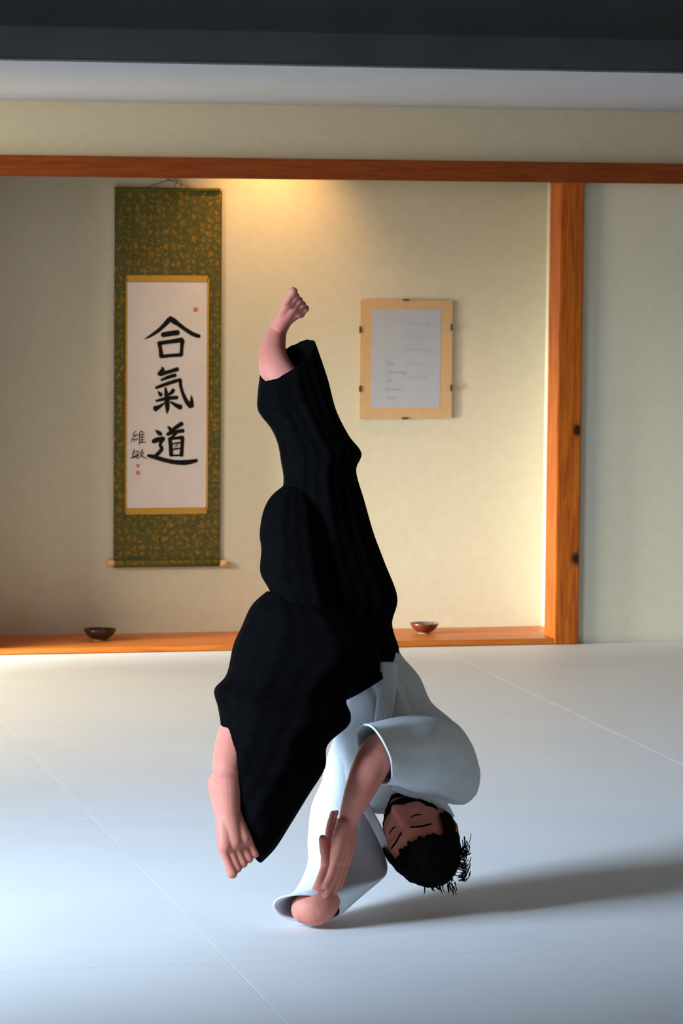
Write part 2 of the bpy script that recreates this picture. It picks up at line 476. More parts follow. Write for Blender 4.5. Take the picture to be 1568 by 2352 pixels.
mi = [
 [(382,1640,12),(410,1672,42),(435,1690,30)],
 [(580,1600,52),(510,1645,50),(425,1705,34),(370,1750,14)],
 [(372,1752,42),(480,1718,42),(598,1700,50)],
 [(520,1710,30),(470,1760,34),(430,1795,24)],
 [(412,1800,48),(424,1930,48),(430,2040,50)],
 [(400,1812,44),(500,1800,36),(590,1795,52)],
 [(582,1800,48),(576,1920,44),(566,2042,50)],
 [(440,1885,20),(500,1868,22),(560,1866,20)],
 [(440,1958,20),(500,1945,22),(560,1938,20)],
 [(430,2036,24),(500,2034,22),(566,2030,26)],
 [(470,1925,8),(520,1890,16)],
 [(216,1690,10),(262,1730,48),(300,1755,34)],
 [(180,1850,52),(250,1822,62),(335,1808,52)],
 [(322,1815,46),(280,1885,38),(302,1945,46),(262,2000,46),(215,2038,40)],
 [(112,2035,34),(200,2056,50),(350,2100,52),(500,2128,56),(640,2128,60),(780,2102,40)],
]
glyph('brush_character', go, c1, 1/5.88, ink_m, .0128, paper, 'topmost brush character')
glyph('brush_character', ki, c1, 1/5.88, ink_m, .0128, paper, 'middle brush character')
glyph('brush_character', mi, c1, 1/5.88, ink_m, .0128, paper, 'lowest large brush character')
BOLD = 1.0
wei = [[(425,598,8),(395,640,9),(440,650,10)],[(440,625,8),(385,690,9),(445,682,9)],[(378,690,5),(376,722,8)],
 [(405,690,9),(412,715,7)],[(425,680,9),(436,700,7)],[(478,598,11),(455,640,9)],[(462,630,12),(460,745,8)],
 [(492,622,10),(490,720,10)],[(462,648,9),(518,632,8)],[(462,672,8),(512,662,8)],[(462,697,8),(512,690,8)],[(455,724,10),(528,716,10)],
 [(478,600,8),(505,615,10)]]
bin_ = [[(408,795,10),(386,845,8)],[(396,826,8),(455,812,9)],[(402,838,8),(390,880,9),(448,868,8)],[(365,892,6),(410,868,11),(460,848,8)],
 [(448,815,9),(438,890,9)],[(420,840,7),(430,858,9)],[(495,795,12),(468,845,8)],[(472,832,9),(512,826,7)],
 [(505,828,8),(480,868,8),(432,896,4)],[(468,842,8),(498,872,12),(545,893,4)]]
glyph('signature_character', wei, c2, 1/4.612, ink_m, .0128, paper, 'upper small signature character')
glyph('signature_character', bin_, c2, 1/4.612, ink_m, .0128, paper, 'lower small signature character')
BOLD = .85
def seal(u0, v0, u1, v1, kind):
    w = (u1-u0)
    s = []
    if kind == 0:
        s = [[(u0+w*t, v0+3, w*.23), (u0+w*t, v1-3, w*.23)] for t in (.12, .5, .88)] + [[(u0+2, v0+(v1-v0)*t, w*.2), (u1-2, v0+(v1-v0)*t, w*.2)] for t in (.1, .5, .9)]
    elif kind == 1:
        s = [[(u0, v0+8, 9), (u1, v0+8, 9)], [(u0+w*.25, v0, 8), (u0+w*.3, v1-14, 8)], [(u0+w*.7, v0, 8), (u0+w*.65, v1-14, 8)], [(u0+4, v1-18, 9), (u1-4, v1-18, 9)], [(u0+w*.5, v1-22, 9), (u0+w*.5, v1, 9)]]
    else:
        s = [[(u0+w*.1, v0+5, 9), (u0+w*.1, v1, 8)], [(u0+w*.5, v0, 9), (u0+w*.5, v1, 9)], [(u1-4, v0+4, 9), (u1-4, v1-4, 9)], [(u0, v0+12, 8), (u1, v0+12, 8)], [(u0+3, v0+27, 8), (u1-3, v0+27, 8)], [(u0, v1-4, 8), (u1, v1-4, 8)]]
    return s
glyph('red_seal', seal(425, 950, 468, 992, 1), c2, 1/4.612, red_m, .0128, paper, 'upper of the two lower red seals')
glyph('red_seal', seal(426, 1018, 468, 1062, 2), c2, 1/4.612, red_m, .0128, paper, 'lowest red seal')
glyph('red_seal', seal(730, 38, 790, 92, 0), c1, 1/5.88, red_m, .0128, paper, 'small square red seal at the top right')

# ------------------------------------------------------------------ framed sheet
fr = empty('framed_certificate', (SB(932, 962, 0).x, WB-.008, SB(932, 962, 0).z),
           'clip-framed sheet of faint cursive writing with tan border on the alcove wall', 'picture frame')
slab('mount_board', (827.5, 689), (1036.5, 961), .012, .008, matte_m, fr, .001)
sheet = slab('printed_sheet', (854, 710), (1009.5, 936), .0128, .0005, paper2_m, fr)
slab('glass_pane', (827, 688.5), (1037, 961.5), .0150, .0018, glass_m, fr)
for cx_, cy_, hor in ((933, 689, 1), (930, 961, 1), (828, 757, 0), (1037, 752, 0), (827.5, 893, 0), (1036, 891, 0)):
    w, h = (7, 2.2) if hor else (2.2, 7)
    slab('clip', (cx_-w, cy_-h), (cx_+w, cy_+h), .0165, .0100, clip_m, fr, .0006)

# cursive lettering: tiny pen strokes (x-height 1, advance in letter widths)
G = {
 'a': ([[(.8,.9),(.4,1),(.1,.5),(.3,0),(.7,.3),(.8,.9),(.75,.2),(1,.1)]], 1.0),
 'c': ([[(.7,.85),(.4,1),(.1,.5),(.35,0),(.8,.2)]], .85),
 'd': ([[(.75,.8),(.35,1),(.1,.5),(.3,0),(.7,.3),(.95,2.1)],[(.85,1.6),(.75,.2),(1,.1)]], 1.05),
 'e': ([[(.1,.4),(.6,.6),(.55,1),(.2,.8),(.2,.1),(.8,.15)]], .8),
 'g': ([[(.8,.9),(.4,1),(.1,.5),(.3,0),(.7,.3),(.85,1),(.6,-.8),(.2,-1.1),(.2,-.6),(1,.2)]], 1.0),
 'h': ([[(.1,0),(.5,1.9),(.3,2.0),(.15,0),(.5,1),(.7,.8),(.65,0),(.95,.15)]], 1.0),
 'i': ([[(.2,1),(.15,.2),(.45,.1)],[(.3,1.5),(.33,1.55)]], .5),
 'k': ([[(.1,0),(.5,1.9),(.2,1.6),(.15,0)],[(.7,1),(.25,.5),(.8,0)]], .9),
 'l': ([[(.1,.2),(.5,1.9),(.3,2),(.2,.1),(.5,.1)]], .55),
 'm': ([[(.05,1),(.05,0),(.35,1),(.4,0),(.75,1),(.8,.1),(1.1,.1)]], 1.2),
 'n': ([[(.05,1),(.05,0),(.4,1),(.55,.8),(.5,.1),(.8,.1)]], .9),
 'o': ([[(.6,.95),(.15,.7),(.2,.05),(.65,.2),(.6,.95),(1,.85)]], .95),
 'r': ([[(.05,0),(.15,1.1),(.3,.85),(.55,.9),(.5,.1),(.75,.1)]], .75),
 's': ([[(.05,.1),(.45,1.1),(.6,.3),(.2,0)],[(.4,.05),(.8,.1)]], .75),
 't': ([[(.4,1.6),(.2,.3),(.4,0),(.65,.15)],[(.05,1.1),(.7,1.2)]], .65),
 'u': ([[(.1,1),(.1,.2),(.4,0),(.7,1),(.65,.2),(.95,.1)]], 1.0),
 'v': ([[(.05,1),(.3,0),(.65,1),(.9,.9)]], .9),
 'w': ([[(.05,1),(.2,0),(.5,.9),(.6,0),(.95,1),(1.15,.9)]], 1.15),
 'y': ([[(.1,1),(.15,.4),(.5,.3),(.75,1)],[(.75,1),(.5,-.8),(.1,-1.1),(.2,-.5),(.95,.2)]], .95),
 'A': ([[(-.5,-.8),(-.2,-.4),(.9,2.6),(1.1,0)],[(.2,.8),(1.3,.9)]], 1.4),
 'C': ([[(1.6,2.2),(1.1,2.8),(.1,1.6),(.2,.2),(1.4,.1)]], 1.5),
 'G': ([[(1.5,2.1),(1.0,2.8),(.1,1.6),(.3,.2),(1.2,.5),(1.3,1.1),(1.2,-.4),(.7,-.8)]], 1.5),
 'P': ([[(.9,2.4),(.3,-.8)],[(.1,1.6),(.7,2.9),(1.7,2.4),(1.5,1.3),(.7,1.1)]], 1.5),
 'S': ([[(1.3,2.4),(.8,2.8),(.5,2),(1.1,1),(.6,-.1),(0,.4)]], 1.3),
 'W': ([[(0,2.1),(.2,0),(.8,1.9),(.9,0),(1.6,2.3)]], 1.6),
 'E': ([[(1.1,1.9),(.4,2.1),(.5,1.2),(.9,1.1)],[(.5,1.2),(.1,.4),(.5,0),(1.1,.4)]], 1.2),
 'M': ([[(0,0),(.4,2),(.6,.3),(1.2,2.1),(1.3,0),(1.6,.1)]], 1.6),
 'T': ([[(0,2),(1.4,2.2)],[(.9,2.1),(.5,.2),(.2,0)]], 1.0),
}
def write(word, x, y, h, width, w, slant=.35):
    total = sum(G[c][1] for c in word); sx = width/total
    out = []; cx_ = 0
    for c in word:
        st, adv = G[c]
        for s in st:
            out.append([(x+(cx_+a+slant*b*h/sx*.5)*sx, y-b*h, w) for a, b in s])
        cx_ += adv
    return out
BOLD = 1.0
words_big = [('Coming', 916, 746, 5.2, 74), ('Away', 929, 775, 5.0, 38), ('Growing', 925, 806, 5.2, 66), ('Peace', 931, 838, 5.2, 36), ('Sound', 923, 869, 5.0, 58)]
words_small = [('Ways', 886, 837.5, 3.3, 20), ('Enhancing', 886, 857, 3.0, 44), ('Aiki', 886, 877, 3.2, 14), ('Movement', 885, 896, 2.9, 38), ('Truth', 887, 916, 3.2, 22)]
for nm, ws, wd in (('cursive_heading', words_big, .55), ('cursive_line', words_small, .8)):
    for wd_, x, y, h, width in ws:
        bm = bmesh.new()
        for i, s in enumerate(write(wd_, x, y, h, width, wd)): ribbon(bm, s, .0131+.00001*i)
        o = link(nm, bm, script_m, None, smooth=False)
        o.parent = sheet

# ------------------------------------------------------------------ bowls
def bowl(px, py, width_px, hpx, mo, mi_, label):
    # stands on the board: base centre at pixel
    b = onZ(px, py, LED); d = b.y
    k = d/math.cos(0)/F
    R = width_px/2*k*1.03; H = hpx*k
    e = empty('tea_bowl', b, label, 'bowl', 'pottery bowls on the alcove board')
    bm = bmesh.new()
    prof = [(R*.40, H*.10), (R*.62, H*.26), (R*.80, H*.50), (R*.93, H*.78), (R, H*.98), (R*.985, H), (R*.96, H*.985)]
    rows = lathe(bm, (0, 0, 0), prof); bm.faces.new(rows[0][::-1])
    inner = [(R*.96, H*.985), (R*.88, H*.78), (R*.74, H*.52), (R*.5, H*.30), (R*.05, H*.2)]
    o = link('bowl_body', bm, mo, e)
    bm = bmesh.new(); rows = lathe(bm, (0, 0, 0), inner); bm.faces.new(rows[-1])
    link('inner_glaze', bm, mi_, e)
    bm = bmesh.new(); rows = lathe(bm, (0, 0, 0), [(R*.36, 0), (R*.39, 0), (R*.41, H*.13), (R*.30, H*.13), (R*.33, 0), (R*.36, 0)])
    f = link('foot_ring', bm, foot_m, e); f['label'] = 'pale unglazed foot ring'
bowl(229, 1471, 75, 27, bowl_dark, bowl_dark, 'black-brown flared pottery bowl on the board under the hanging scroll')
bowl(974, 1455, 67, 25, bowl_red, bowl_in, 'red-brown pottery bowl with greenish rim on the board near the post')

# ------------------------------------------------------------------ person
body = bmesh.new()
def T(*pts, n=40): tube(body, [(P(x, y, d), r) for x, y, d, r in pts], n)
# trunk
T((785,1400,8.45,.09), (795,1460,8.45,.085), (840,1560,8.46,.08), (885,1650,8.47,.092), (915,1730,8.48,.095), (925,1775,8.48,.075), n=28)
# shoulders and neck
T((1030,1778,8.46,.045), (930,1780,8.48,.06), (820,1785,8.45,.045))
T((925,1770,8.47,.06), (930,1820,8.44,.056), (945,1880,8.39,.056))
# arm across the front: shoulder > elbow inside the sleeve > wrist
T((1030,1780,8.45,.046), (985,1766,8.38,.042), (915,1750,8.28,.042), (872,1730,8.19,.042))
T((870,1724,8.18,.043), (851,1760,8.14,.043), (822,1825,8.13,.034), (799,1885,8.14,.0225), (796,1902,8.145,.022))
# arm on the floor: shoulder > elbow > wrist
T((820,1785,8.45,.046), (795,1880,8.42,.043), (762,1990,8.36,.038), (732,2058,8.25,.036), (718,2084,8.17,.036))
T((703,2088,8.158,.036), (727,2086,8.155,.040), (744,2068,8.165,.039), (752,2038,8.185,.034), (756,2010,8.205,.027), (757,1996,8.215,.0235))
# raised leg
T((800,1390,8.46,.085), (770,1200,8.49,.072), (738,1030,8.53,.058), (732,1000,8.54,.056))
T((735,1020,8.54,.056), (690,930,8.57,.052), (640,862,8.60,.044), (626,808,8.64,.034), (638,757,8.68,.0225))
# bent lower leg
T((750,1430,8.42,.085), (684,1480,8.34,.070), (612,1560,8.25,.052), (602,1575,8.23,.050))
T((604,1572,8.23,.050), (576,1630,8.16,.047), (542,1700,8.07,.046), (522,1770,8.00,.036))
def foot(ank, heel, ball, toe, wdir, r=.03):
    tube(body, [(heel, r*.95), (heel*.55+ball*.45, r*.92), (ball, r*.62)], 18)
    tube(body, [(ank, r), (heel*.75+ball*.25, r*.9)], 18)
    tube(body, [(ank, r), (heel*.35+ball*.65, r*.7)], 18)
    for s in (-1, 1): tube(body, [(heel*.8+ball*.2, r*.7), (ball+wdir*.024*s, r*.55)], 14)
    for k in range(5):
        o = (k-2)*.0155
        ln = 1.0-.09*k
        base = ball+wdir*o; tip = ball+(toe-ball)*ln+wdir*o*1.1
        tube(body, [(base, .0125), ((base+tip)/2, .0095), (tip, .0095 if k else .0125)], 12)
foot(P(638,757,8.68), P(638,752,8.70), P(674,706,8.57), P(690,686,8.545), dv(22, 18, .03).normalized(), .024)
foot(P(522,1770,8.00), P(508,1800,8.02), P(538,1935,7.98), P(564,1995,7.98), dv(30, -10, .012).normalized(), .034)

def hand(wrist, d, nrm, thumb_side, curl, spread=.02, scale=1.0, thumb_dir=None, splay=0, thumb_r=1.0):
    """d: direction to fingertips, nrm: palm normal (curl goes to it)"""
    d = d.normalized(); nrm = (nrm - d*nrm.dot(d)).normalized()
    s = d.cross(nrm) * thumb_side
    L = .088*scale
    # palm: rows of overlapping capsules, thicker at the heel
    for k in range(4):
        o = (1.5-k)*.0195*scale
        tube(body, [(wrist+s*o*.55, .0165), (wrist+d*L*.5+s*o*.9, .0165*scale), (wrist+d*L+s*o, .0115*scale)], 14)
    tube(body, [(wrist+s*.012, .016), (wrist+d*.045*scale+s*.030*scale+nrm*.006, .0165*scale)], 14)
    lens = ((.042,.026,.022), (.047,.030,.024), (.043,.028,.023), (.033,.022,.020))
    for k in range(4):
        o = (1.5-k)*.0205*scale
        p = wrist+d*(L-.004*abs(k-1))+s*o
        ang = 0; pts = [(p, .0094*scale)]
        dd = (d + s*(1.5-k)*splay).normalized()
        for j, l in enumerate(lens[k]):
            ang += curl[j]
            v = dd*math.cos(ang)+nrm*math.sin(ang)
            p = p+v*l*scale
            pts.append((p, (.0084, .0077, .0066)[j]*scale))
        tube(body, pts, 12, 3)
        # nail
        bmn = bmesh.new()
        side = s; upn = (nrm*math.cos(ang)-dd*math.sin(ang))*-1
        c = p - v*.004 + upn*.0062*scale
        q = [bmn.verts.new(c+side*a*.0048+v*b*.006+upn*(.0008-.0012*abs(a))) for a, b in ((-1,-1),(0,-1.1),(1,-1),(1,.7),(0,1.2),(-1,.7))]
        bmn.faces.new(q)
        r = bmesh.ops.extrude_face_region(bmn, geom=bmn.faces[:])
        for vtx in [g for g in r['geom'] if isinstance(g, bmesh.types.BMVert)]: vtx.co -= upn*.002
        NAILS.append(bmn)
    td = (thumb_dir or (d*.7+s*.6+nrm*.35)).normalized()
    b0 = wrist+d*.022*scale+s*.024*scale+nrm*.004
    b1 = b0+(td*.8+s*.3).normalized()*.040*scale
    b2 = b1+td*.030*scale
    b3 = b2+(td+d*.3).normalized()*.024*scale
    tube(body, [(b0, .0150*scale), (b1, .0118*scale*thumb_r), (b2, .0106*scale*thumb_r), (b3, .0090*scale*thumb_r)], 14, 3)
NAILS = []
toward = -fwd
LEFT = -RT
# hand of the crossing arm: fingers down, palm turned left and away
hand(P(796,1893,8.135), dv(-20, 118, -.005), LEFT*.8 + fwd*.45, 1, (.10, .16, .14), thumb_dir=dv(-30, 110, -.008))
# hand of the floor arm: fingers up, palm turned right
hand(P(756,2012,8.215), dv(6, -92, .075), RT*.85 + toward*.35, -1, (.04, .10, .12), scale=.92, thumb_dir=dv(-10, -50, -.05), thumb_r=1.15)

# head
Hc = P(962, 1922, 8.34)
uh = (RT*.43 - UP*.90).normalized()
TILT = math.radians(35)
uvec = (uh*math.cos(TILT) + toward*math.sin(TILT)).normalized()
fvec = (toward*math.cos(TILT) - uh*math.sin(TILT)).normalized()
e_ = fvec.cross(uvec)
fvec = (fvec*math.cos(.20) + (e_ if e_.dot(RT) < 0 else -e_)*math.sin(.20)).normalized()
xvec = fvec.cross(uvec).normalized()
HM = Matrix((( xvec.x, fvec.x, uvec.x, Hc.x), (xvec.y, fvec.y, uvec.y, Hc.y), (xvec.z, fvec.z, uvec.z, Hc.z), (0,0,0,1)))
def gs(a, s): return math.exp(-(a/s)**2)
def head_pt(th, ph, off=0, face=True):
    """th azimuth from +y(face), ph elevation"""
    x = math.sin(th)*math.cos(ph); y = math.cos(th)*math.cos(ph); z = math.sin(ph)
    X, Y, Z = x*(.076+off), y*(.098+off), z*(.118+off)
    if Z < 0:
        t = -Z/.118
        X *= 1-.38*t*t
        Y = Y*(1-.30*t*t) if Y < 0 else Y*(1-.10*t)
        if Y < 0: Y *= (1-.25*t)
    if y > 0: X *= 1+.04*y
    if face and y > .2:
        f = min(1, (y-.2)/.3)
        d = 0
        d += .030*gs(X, .012)*max(0, 1-abs(Z+.034)/.045)**.8 * (1 if Z > -.048 else max(0, 1-( -.048-Z)/.01))   # nose
        d += .006*gs(X, .022)*gs(Z+.040, .010)                               # nostrils
        for sx in (-1, 1):
            d -= .013*gs(X-sx*.032, .019)*gs(Z-.002, .014)                   # sockets
            d += .006*gs(X-sx*.032, .012)*gs(Z-.000, .008)                   # lids
            d += .006*gs(X-sx*.034, .022)*gs(Z-.024, .009)                   # brow
            d += .006*gs(X-sx*.046, .018)*gs(Z+.028, .018)                   # cheek
        d += .006*gs(X, .024)*gs(Z+.064, .006) + .007*gs(X, .020)*gs(Z+.077, .006)   # lips
        d -= .005*gs(X, .026)*gs(Z+.0705, .0028)
        d += .009*gs(X, .022)*gs(Z+.103, .014)                               # chin
        Y += d*f
    return Vector((X, Y, Z))
nt, npn = 120, 84
grid = [[body.verts.new(HM @ head_pt(2*PI*i/nt, -PI/2+PI*(j+.5)/npn)) for i in range(nt)] for j in range(npn)]
for a, b in zip(grid, grid[1:]):
    for i in range(nt): body.faces.new((a[i], a[(i+1) % nt], b[(i+1) % nt], b[i]))
body.faces.new(grid[0][::-1]); body.faces.new(grid[-1])
for sx in (-1, 1):      # ears: rim, lobe, inner ridge
    H = lambda x, y, z: HM @ Vector((x*sx, y, z))
    tube(body, [(H(.068,.006,-.030), .006), (H(.076,-.006,-.034), .0065), (H(.084,-.018,-.012), .0055), (H(.088,-.024,.012), .005), (H(.084,-.014,.030), .005), (H(.076,.002,.028), .005), (H(.070,.008,.012), .005)], 10, 4)
    tube(body, [(H(.070,-.006,-.022), .010), (H(.077,-.012,.012), .010)], 10, 3)
o = link('person', body, skin_m)
mod = o.modifiers.new('r', 'REMESH'); mod.mode = 'VOXEL'; mod.voxel_size = .0023; mod.use_smooth_shade = True
mod = o.modifiers.new('s', 'SMOOTH'); mod.factor = .5; mod.iterations = 6
bake(o)
person = o
tag(person, 'person tumbling upside down in a roll, black pleated trousers and white jacket, hands pressed together', 'person')
def child(name, bm, m, parent=person, **kw):
    c = link(name, bm, m, None, **kw); c.parent = parent; return c
for b_ in NAILS: child('fingernail', b_, nail_m)
bm = bmesh.new()
for zz, s0 in ((-.0645, .0035), (-.0765, .0042)):
    tube(bm, [(HM @ (head_pt(a, math.asin(zz/.118)) + Vector((0, .0005, 0))), s0*k) for a, k in ((-.26, .3), (-.12, .9), (0, 1), (.12, .9), (.26, .3))], 8, 3)
child('lips', bm, lip_m)

# hair: a cap following the skull
def cap(test, off, noise_amp, name, m, th=.006):
    bm = bmesh.new(); vs = {}
    nt2, np2 = 300, 210
    def v(i, j):
        k = (i % nt2, j)
        if k not in vs:
            a, b = 2*PI*i/nt2, -PI/2+PI*(j+.5)/np2
            p = head_pt(a, b, 0, True)
            q = p.normalized()
            w = off*(1 + noise_amp*mnoise.noise(Vector((q.x*9, q.y*9, q.z*5)))*2 + .6*noise_amp*mnoise.noise(q*38))
            vs[k] = bm.verts.new(HM @ (p+q*w))
        return vs[k]
    for j in range(np2-1):
        for i in range(nt2):
            a, b = 2*PI*(i+.5)/nt2, -PI/2+PI*(j+1)/np2
            p = head_pt(a, b)
            if test(p, a): bm.faces.new((v(i, j), v(i+1, j), v(i+1, j+1), v(i, j+1)))
    if not bm.faces: raise SystemExit(name)
    top_ring = [v(i, np2-1) for i in range(nt2)]
    if test(Vector((0, 0, .118)), 0): bm.faces.new(top_ring)
    bmesh.ops.delete(bm, geom=[x for x in bm.verts if not x.link_faces], context='VERTS')
    bm.faces.ensure_lookup_table(); seen = set(); best = []
    for f0 in bm.faces:
        if f0 in seen: continue
        st = [f0]; comp = []; seen.add(f0)
        while st:
            f = st.pop(); comp.append(f)
            for e in f.edges:
                for g in e.link_faces:
                    if g not in seen: seen.add(g); st.append(g)
        if len(comp) > len(best): best = comp
    bset = set(best)
    bmesh.ops.delete(bm, geom=[f for f in bm.faces if f not in bset], context='FACES')
    o = child(name, bm, m)
    md = o.modifiers.new('t', 'SOLIDIFY'); md.thickness = th; md.offset = -1
    bake(o); return o
def hair_test(p, a):
    x, y, z = p
    jag = .0025*math.sin(x*260)+.002*math.sin(x*470+1)
    if z > .052+jag + max(0, -y)*0: 
        return True
    if y < .018+jag*.6 and z > -.012: 
        return abs(x) < .2
    if y < -.030 and z > -.070: return True
    if .018 <= y < .040 and z > .0 and abs(x) > .055: return True
    return False
hair = cap(hair_test, .014, .16, 'hair', hair_m)
cap(lambda p, a: (p.y > 0 and p.z < -.083) or (p.y > 0 and abs(p.x) > .026 and p.z < -.050) or (p.z < -.085 and p.y > -.02) or (p.y > 0 and abs(p.x) > .045 and p.z < -.030 and p.y < .055), .0035, .5, 'beard', hair_m, .004)
cap(lambda p, a: p.y > .05 and -.0640 < p.z < -.047 and abs(p.x) < .0255, .0035, .5, 'moustache', hair_m, .004)
# tufts and loose strands
bm = bmesh.new()
for k in range(90):
    a = random.uniform(0, 2*PI); b = random.uniform(.9, 1.45)
    p = head_pt(a, b, .008); q = HM @ p
    nrm_ = (q-Hc).normalized()
    flow = (nrm_*.5 + Vector((random.uniform(-.5, .5), random.uniform(-.5, .5), random.uniform(-.5, .5))) + RT*.35).normalized()
    l = random.uniform(.010, .022)
    tube(bm, [(q, .0022), (q+flow*l*.6+nrm_*.002, .0015), (q+flow*l, .0004)], 6, 2)
h2 = link('hair_strands', bm, hair_m); h2.parent = hair
bm = bmesh.new()
for k in range(70):       # cowlick sticking out on the right of the head
    base = P(1058+random.uniform(-6, 4), 1985+random.uniform(-38, 40), 8.32+random.uniform(-.03, .03))
    tip = base + dv(random.uniform(6, 22), random.uniform(-34, 2), random.uniform(-.01, .01))
    tube(bm, [(base, 0.0014), ((base+tip)/2+dv(5, 4, 0), .0010), (tip, .0003)], 6, 3)
h2 = link('hair_tuft', bm, hair_m); h2.parent = hair
bm = bmesh.new()
for k in range(12):
    base = P(1022+random.uniform(-22, 24), 2032+random.uniform(-6, 6), 8.31)
    tip = base + dv(random.uniform(0, 12), random.uniform(10, 26), 0)
    tube(bm, [(base, .002), ((base+tip)/2, .0012), (tip, .0003)], 6, 2)
h2 = link('hair_tuft', bm, hair_m); h2.parent = hair
# eyebrows
for sx in (-1, 1):
    bm = bmesh.new()
    for k in range(26):
        t = k/25; x = sx*(.014+.040*t); z = .024+.007*math.sin(t*PI*.8)
        a = math.atan2(x/.079, 1); 
        p = head_pt(math.asin(max(-1, min(1, x/.078))), math.asin(z/.118)) + Vector((0, .001, 0))
        tube(bm, [(HM @ (p+Vector((0, -.0006, -.001))), .0024), (HM @ (p+Vector((sx*.006, .0004, .003))), .0008)], 6, 2)
    child('eyebrow', bm, hair_m)
    # closed lid line
    bm = bmesh.new()
    pts = []
    for t in (-1, -.5, 0, .5, 1):
        x = sx*.032+t*.0125; z = -.004-.003*(1-t*t)
        pts.append((HM @ (head_pt(math.asin(x/.078), math.asin(z/.118)) + Vector((0, .0004, 0))), .0016*(1.15-abs(t)*.5)))
    tube(bm, pts, 8, 3)
    child('eyelashes', bm, hair_m)

# ---- hakama
def LR(L, R, d, t, dL=0, dR=0, tilt=(0, 0)):
    a = P(L[0], L[1], d+dL); b = P(R[0], R[1], d+dR)
    return ((a+b)/2, (b-a)/2, dv(tilt[0], tilt[1], t))
def pleats(amp, n, seed):
    def f(th, t):
        return amp*math.sin(n*th+seed+t*1.5)*(.35+.65*abs(math.sin(th))) + amp*.6*math.sin((n*2+1)*th+seed*2+t*3)*abs(math.sin(th))
    return f
bm = bmesh.new()
up = [
 LR((597,868),(723,787), 8.585,.085, tilt=(-6,-30)),
 LR((592,905),(733,815), 8.58,.095, tilt=(-4,-24)),
 LR((592,944),(752,872), 8.57,.10, tilt=(0,-12)),
 LR((622,985),(771,942), 8.55,.105),
 LR((637,1020),(800,1000), 8.53,.11),
 LR((644,1060),(829,1041), 8.52,.11),
 LR((650,1105),(817,1082), 8.51,.115),
 LR((640,1150),(835,1148), 8.50,.12),
 LR((635,1225),(857,1225), 8.49,.125),
 LR((640,1300),(882,1292), 8.48,.13),
 LR((650,1360),(911,1372), 8.47,.135),
 LR((660,1430),(899,1432), 8.46,.145),
 LR((700,1520),(914,1486), 8.45,.145),
 LR((745,1580),(915,1512), 8.45,.14),
 LR((788,1602),(908,1530), 8.45,.135),
]
loft(bm, up, n=96, sub=7, fold=pleats(.03, 9, .7))
# second fold lobe, left of the thighs
lobe = [
 LR((650,1116),(700,1120), 8.43,.03),
 LR((622,1140),(720,1140), 8.43,.06),
 LR((604,1175),(740,1175), 8.42,.08),
 LR((596,1225),(750,1225), 8.41,.10),
 LR((600,1262),(760,1262), 8.40,.105),
 LR((598,1315),(770,1312), 8.39,.11),
 LR((620,1358),(780,1360), 8.38,.115),
 LR((640,1420),(790,1430), 8.36,.11),
]
loft(bm, lobe, n=72, sub=6, fold=pleats(.03, 7, 2.1), cap0=True, cap1=True)
low = [
 LR((612,1358),(700,1368), 8.36,.05),
 LR((577,1390),(790,1400), 8.34,.10),
 LR((553,1440),(850,1460), 8.32,.13),
 LR((534,1482),(872,1520), 8.30,.15),
 LR((519,1548),(800,1598), 8.24,.16),
 LR((491,1583),(807,1642), 8.18,.155),
 LR((499,1622),(800,1668), 8.14,.15),
 LR((505,1655),(753,1712), 8.12,.14),
 LR((506,1675),(747,1765), 8.10,.135),
 LR((508,1690),(706,1832), 8.09,.125),
 LR((510,1700),(668,1894), 8.08,.115),
 LR((513,1712),(632,1950), 8.07,.095),
 LR((520,1735),(600,1982), 8.07,.06, tilt=(14,-6)),
]
loft(bm, low, n=96, sub=7, fold=pleats(.025, 8, 4.2), cap0=True)
hk = child('pleated_trousers', bm, black_cloth)
md = hk.modifiers.new('t', 'SOLIDIFY'); md.thickness = .004; md.offset = -1
bake(hk)
# waist ties and back panel
bm = bmesh.new()
belt = [LR((782,1596),(905,1518), 8.45,.142), LR((791,1607),(911,1532), 8.45,.139)]
loft(bm, belt, n=96, sub=3)
bt = link('waistband', bm, black_cloth); bt.parent = hk
md = bt.modifiers.new('t', 'SOLIDIFY'); md.thickness = .006; md.offset = 0
bake(bt)

# ---- jacket
def wr(amp, seed, k=3.0):
    def f(th, t):
        return amp*mnoise.noise(Vector((math.cos(th)*k*.8, math.sin(th)*k*.8, t*k*1.2+seed))) + amp*.5*math.sin(5*th+t*9+seed)*mnoise.noise(Vector((t*4, th, seed)))
    return f
bm = bmesh.new()
tor = [
 LR((762,1560),(888,1445), 8.45,.115),
 LR((788,1612),(920,1507), 8.45,.12),
 LR((776,1662),(962,1553), 8.46,.125),
 LR((758,1712),(992,1612), 8.46,.13),
 LR((748,1762),(1052,1668), 8.47,.135),
 LR((748,1812),(1088,1728), 8.47,.13),
 LR((790,1850),(1078,1800), 8.47,.11),
 LR((860,1868),(1048,1838), 8.47,.085),
]
_w2 = wr(.07, 2)
def torso_folds(th, t):
    g = lambda a, w: math.exp(-((th-a)/w)**2)
    return _w2(th, t) - .10*g(5.42, .10)*math.sin(min(1, t*1.6)*PI) + .05*g(5.20, .09)*math.sin(min(1, t*1.6)*PI) - .07*g(4.55+.5*t, .08)*math.sin(min(1, t*1.5)*PI)
loft(bm, tor, n=160, sub=8, fold=torso_folds)
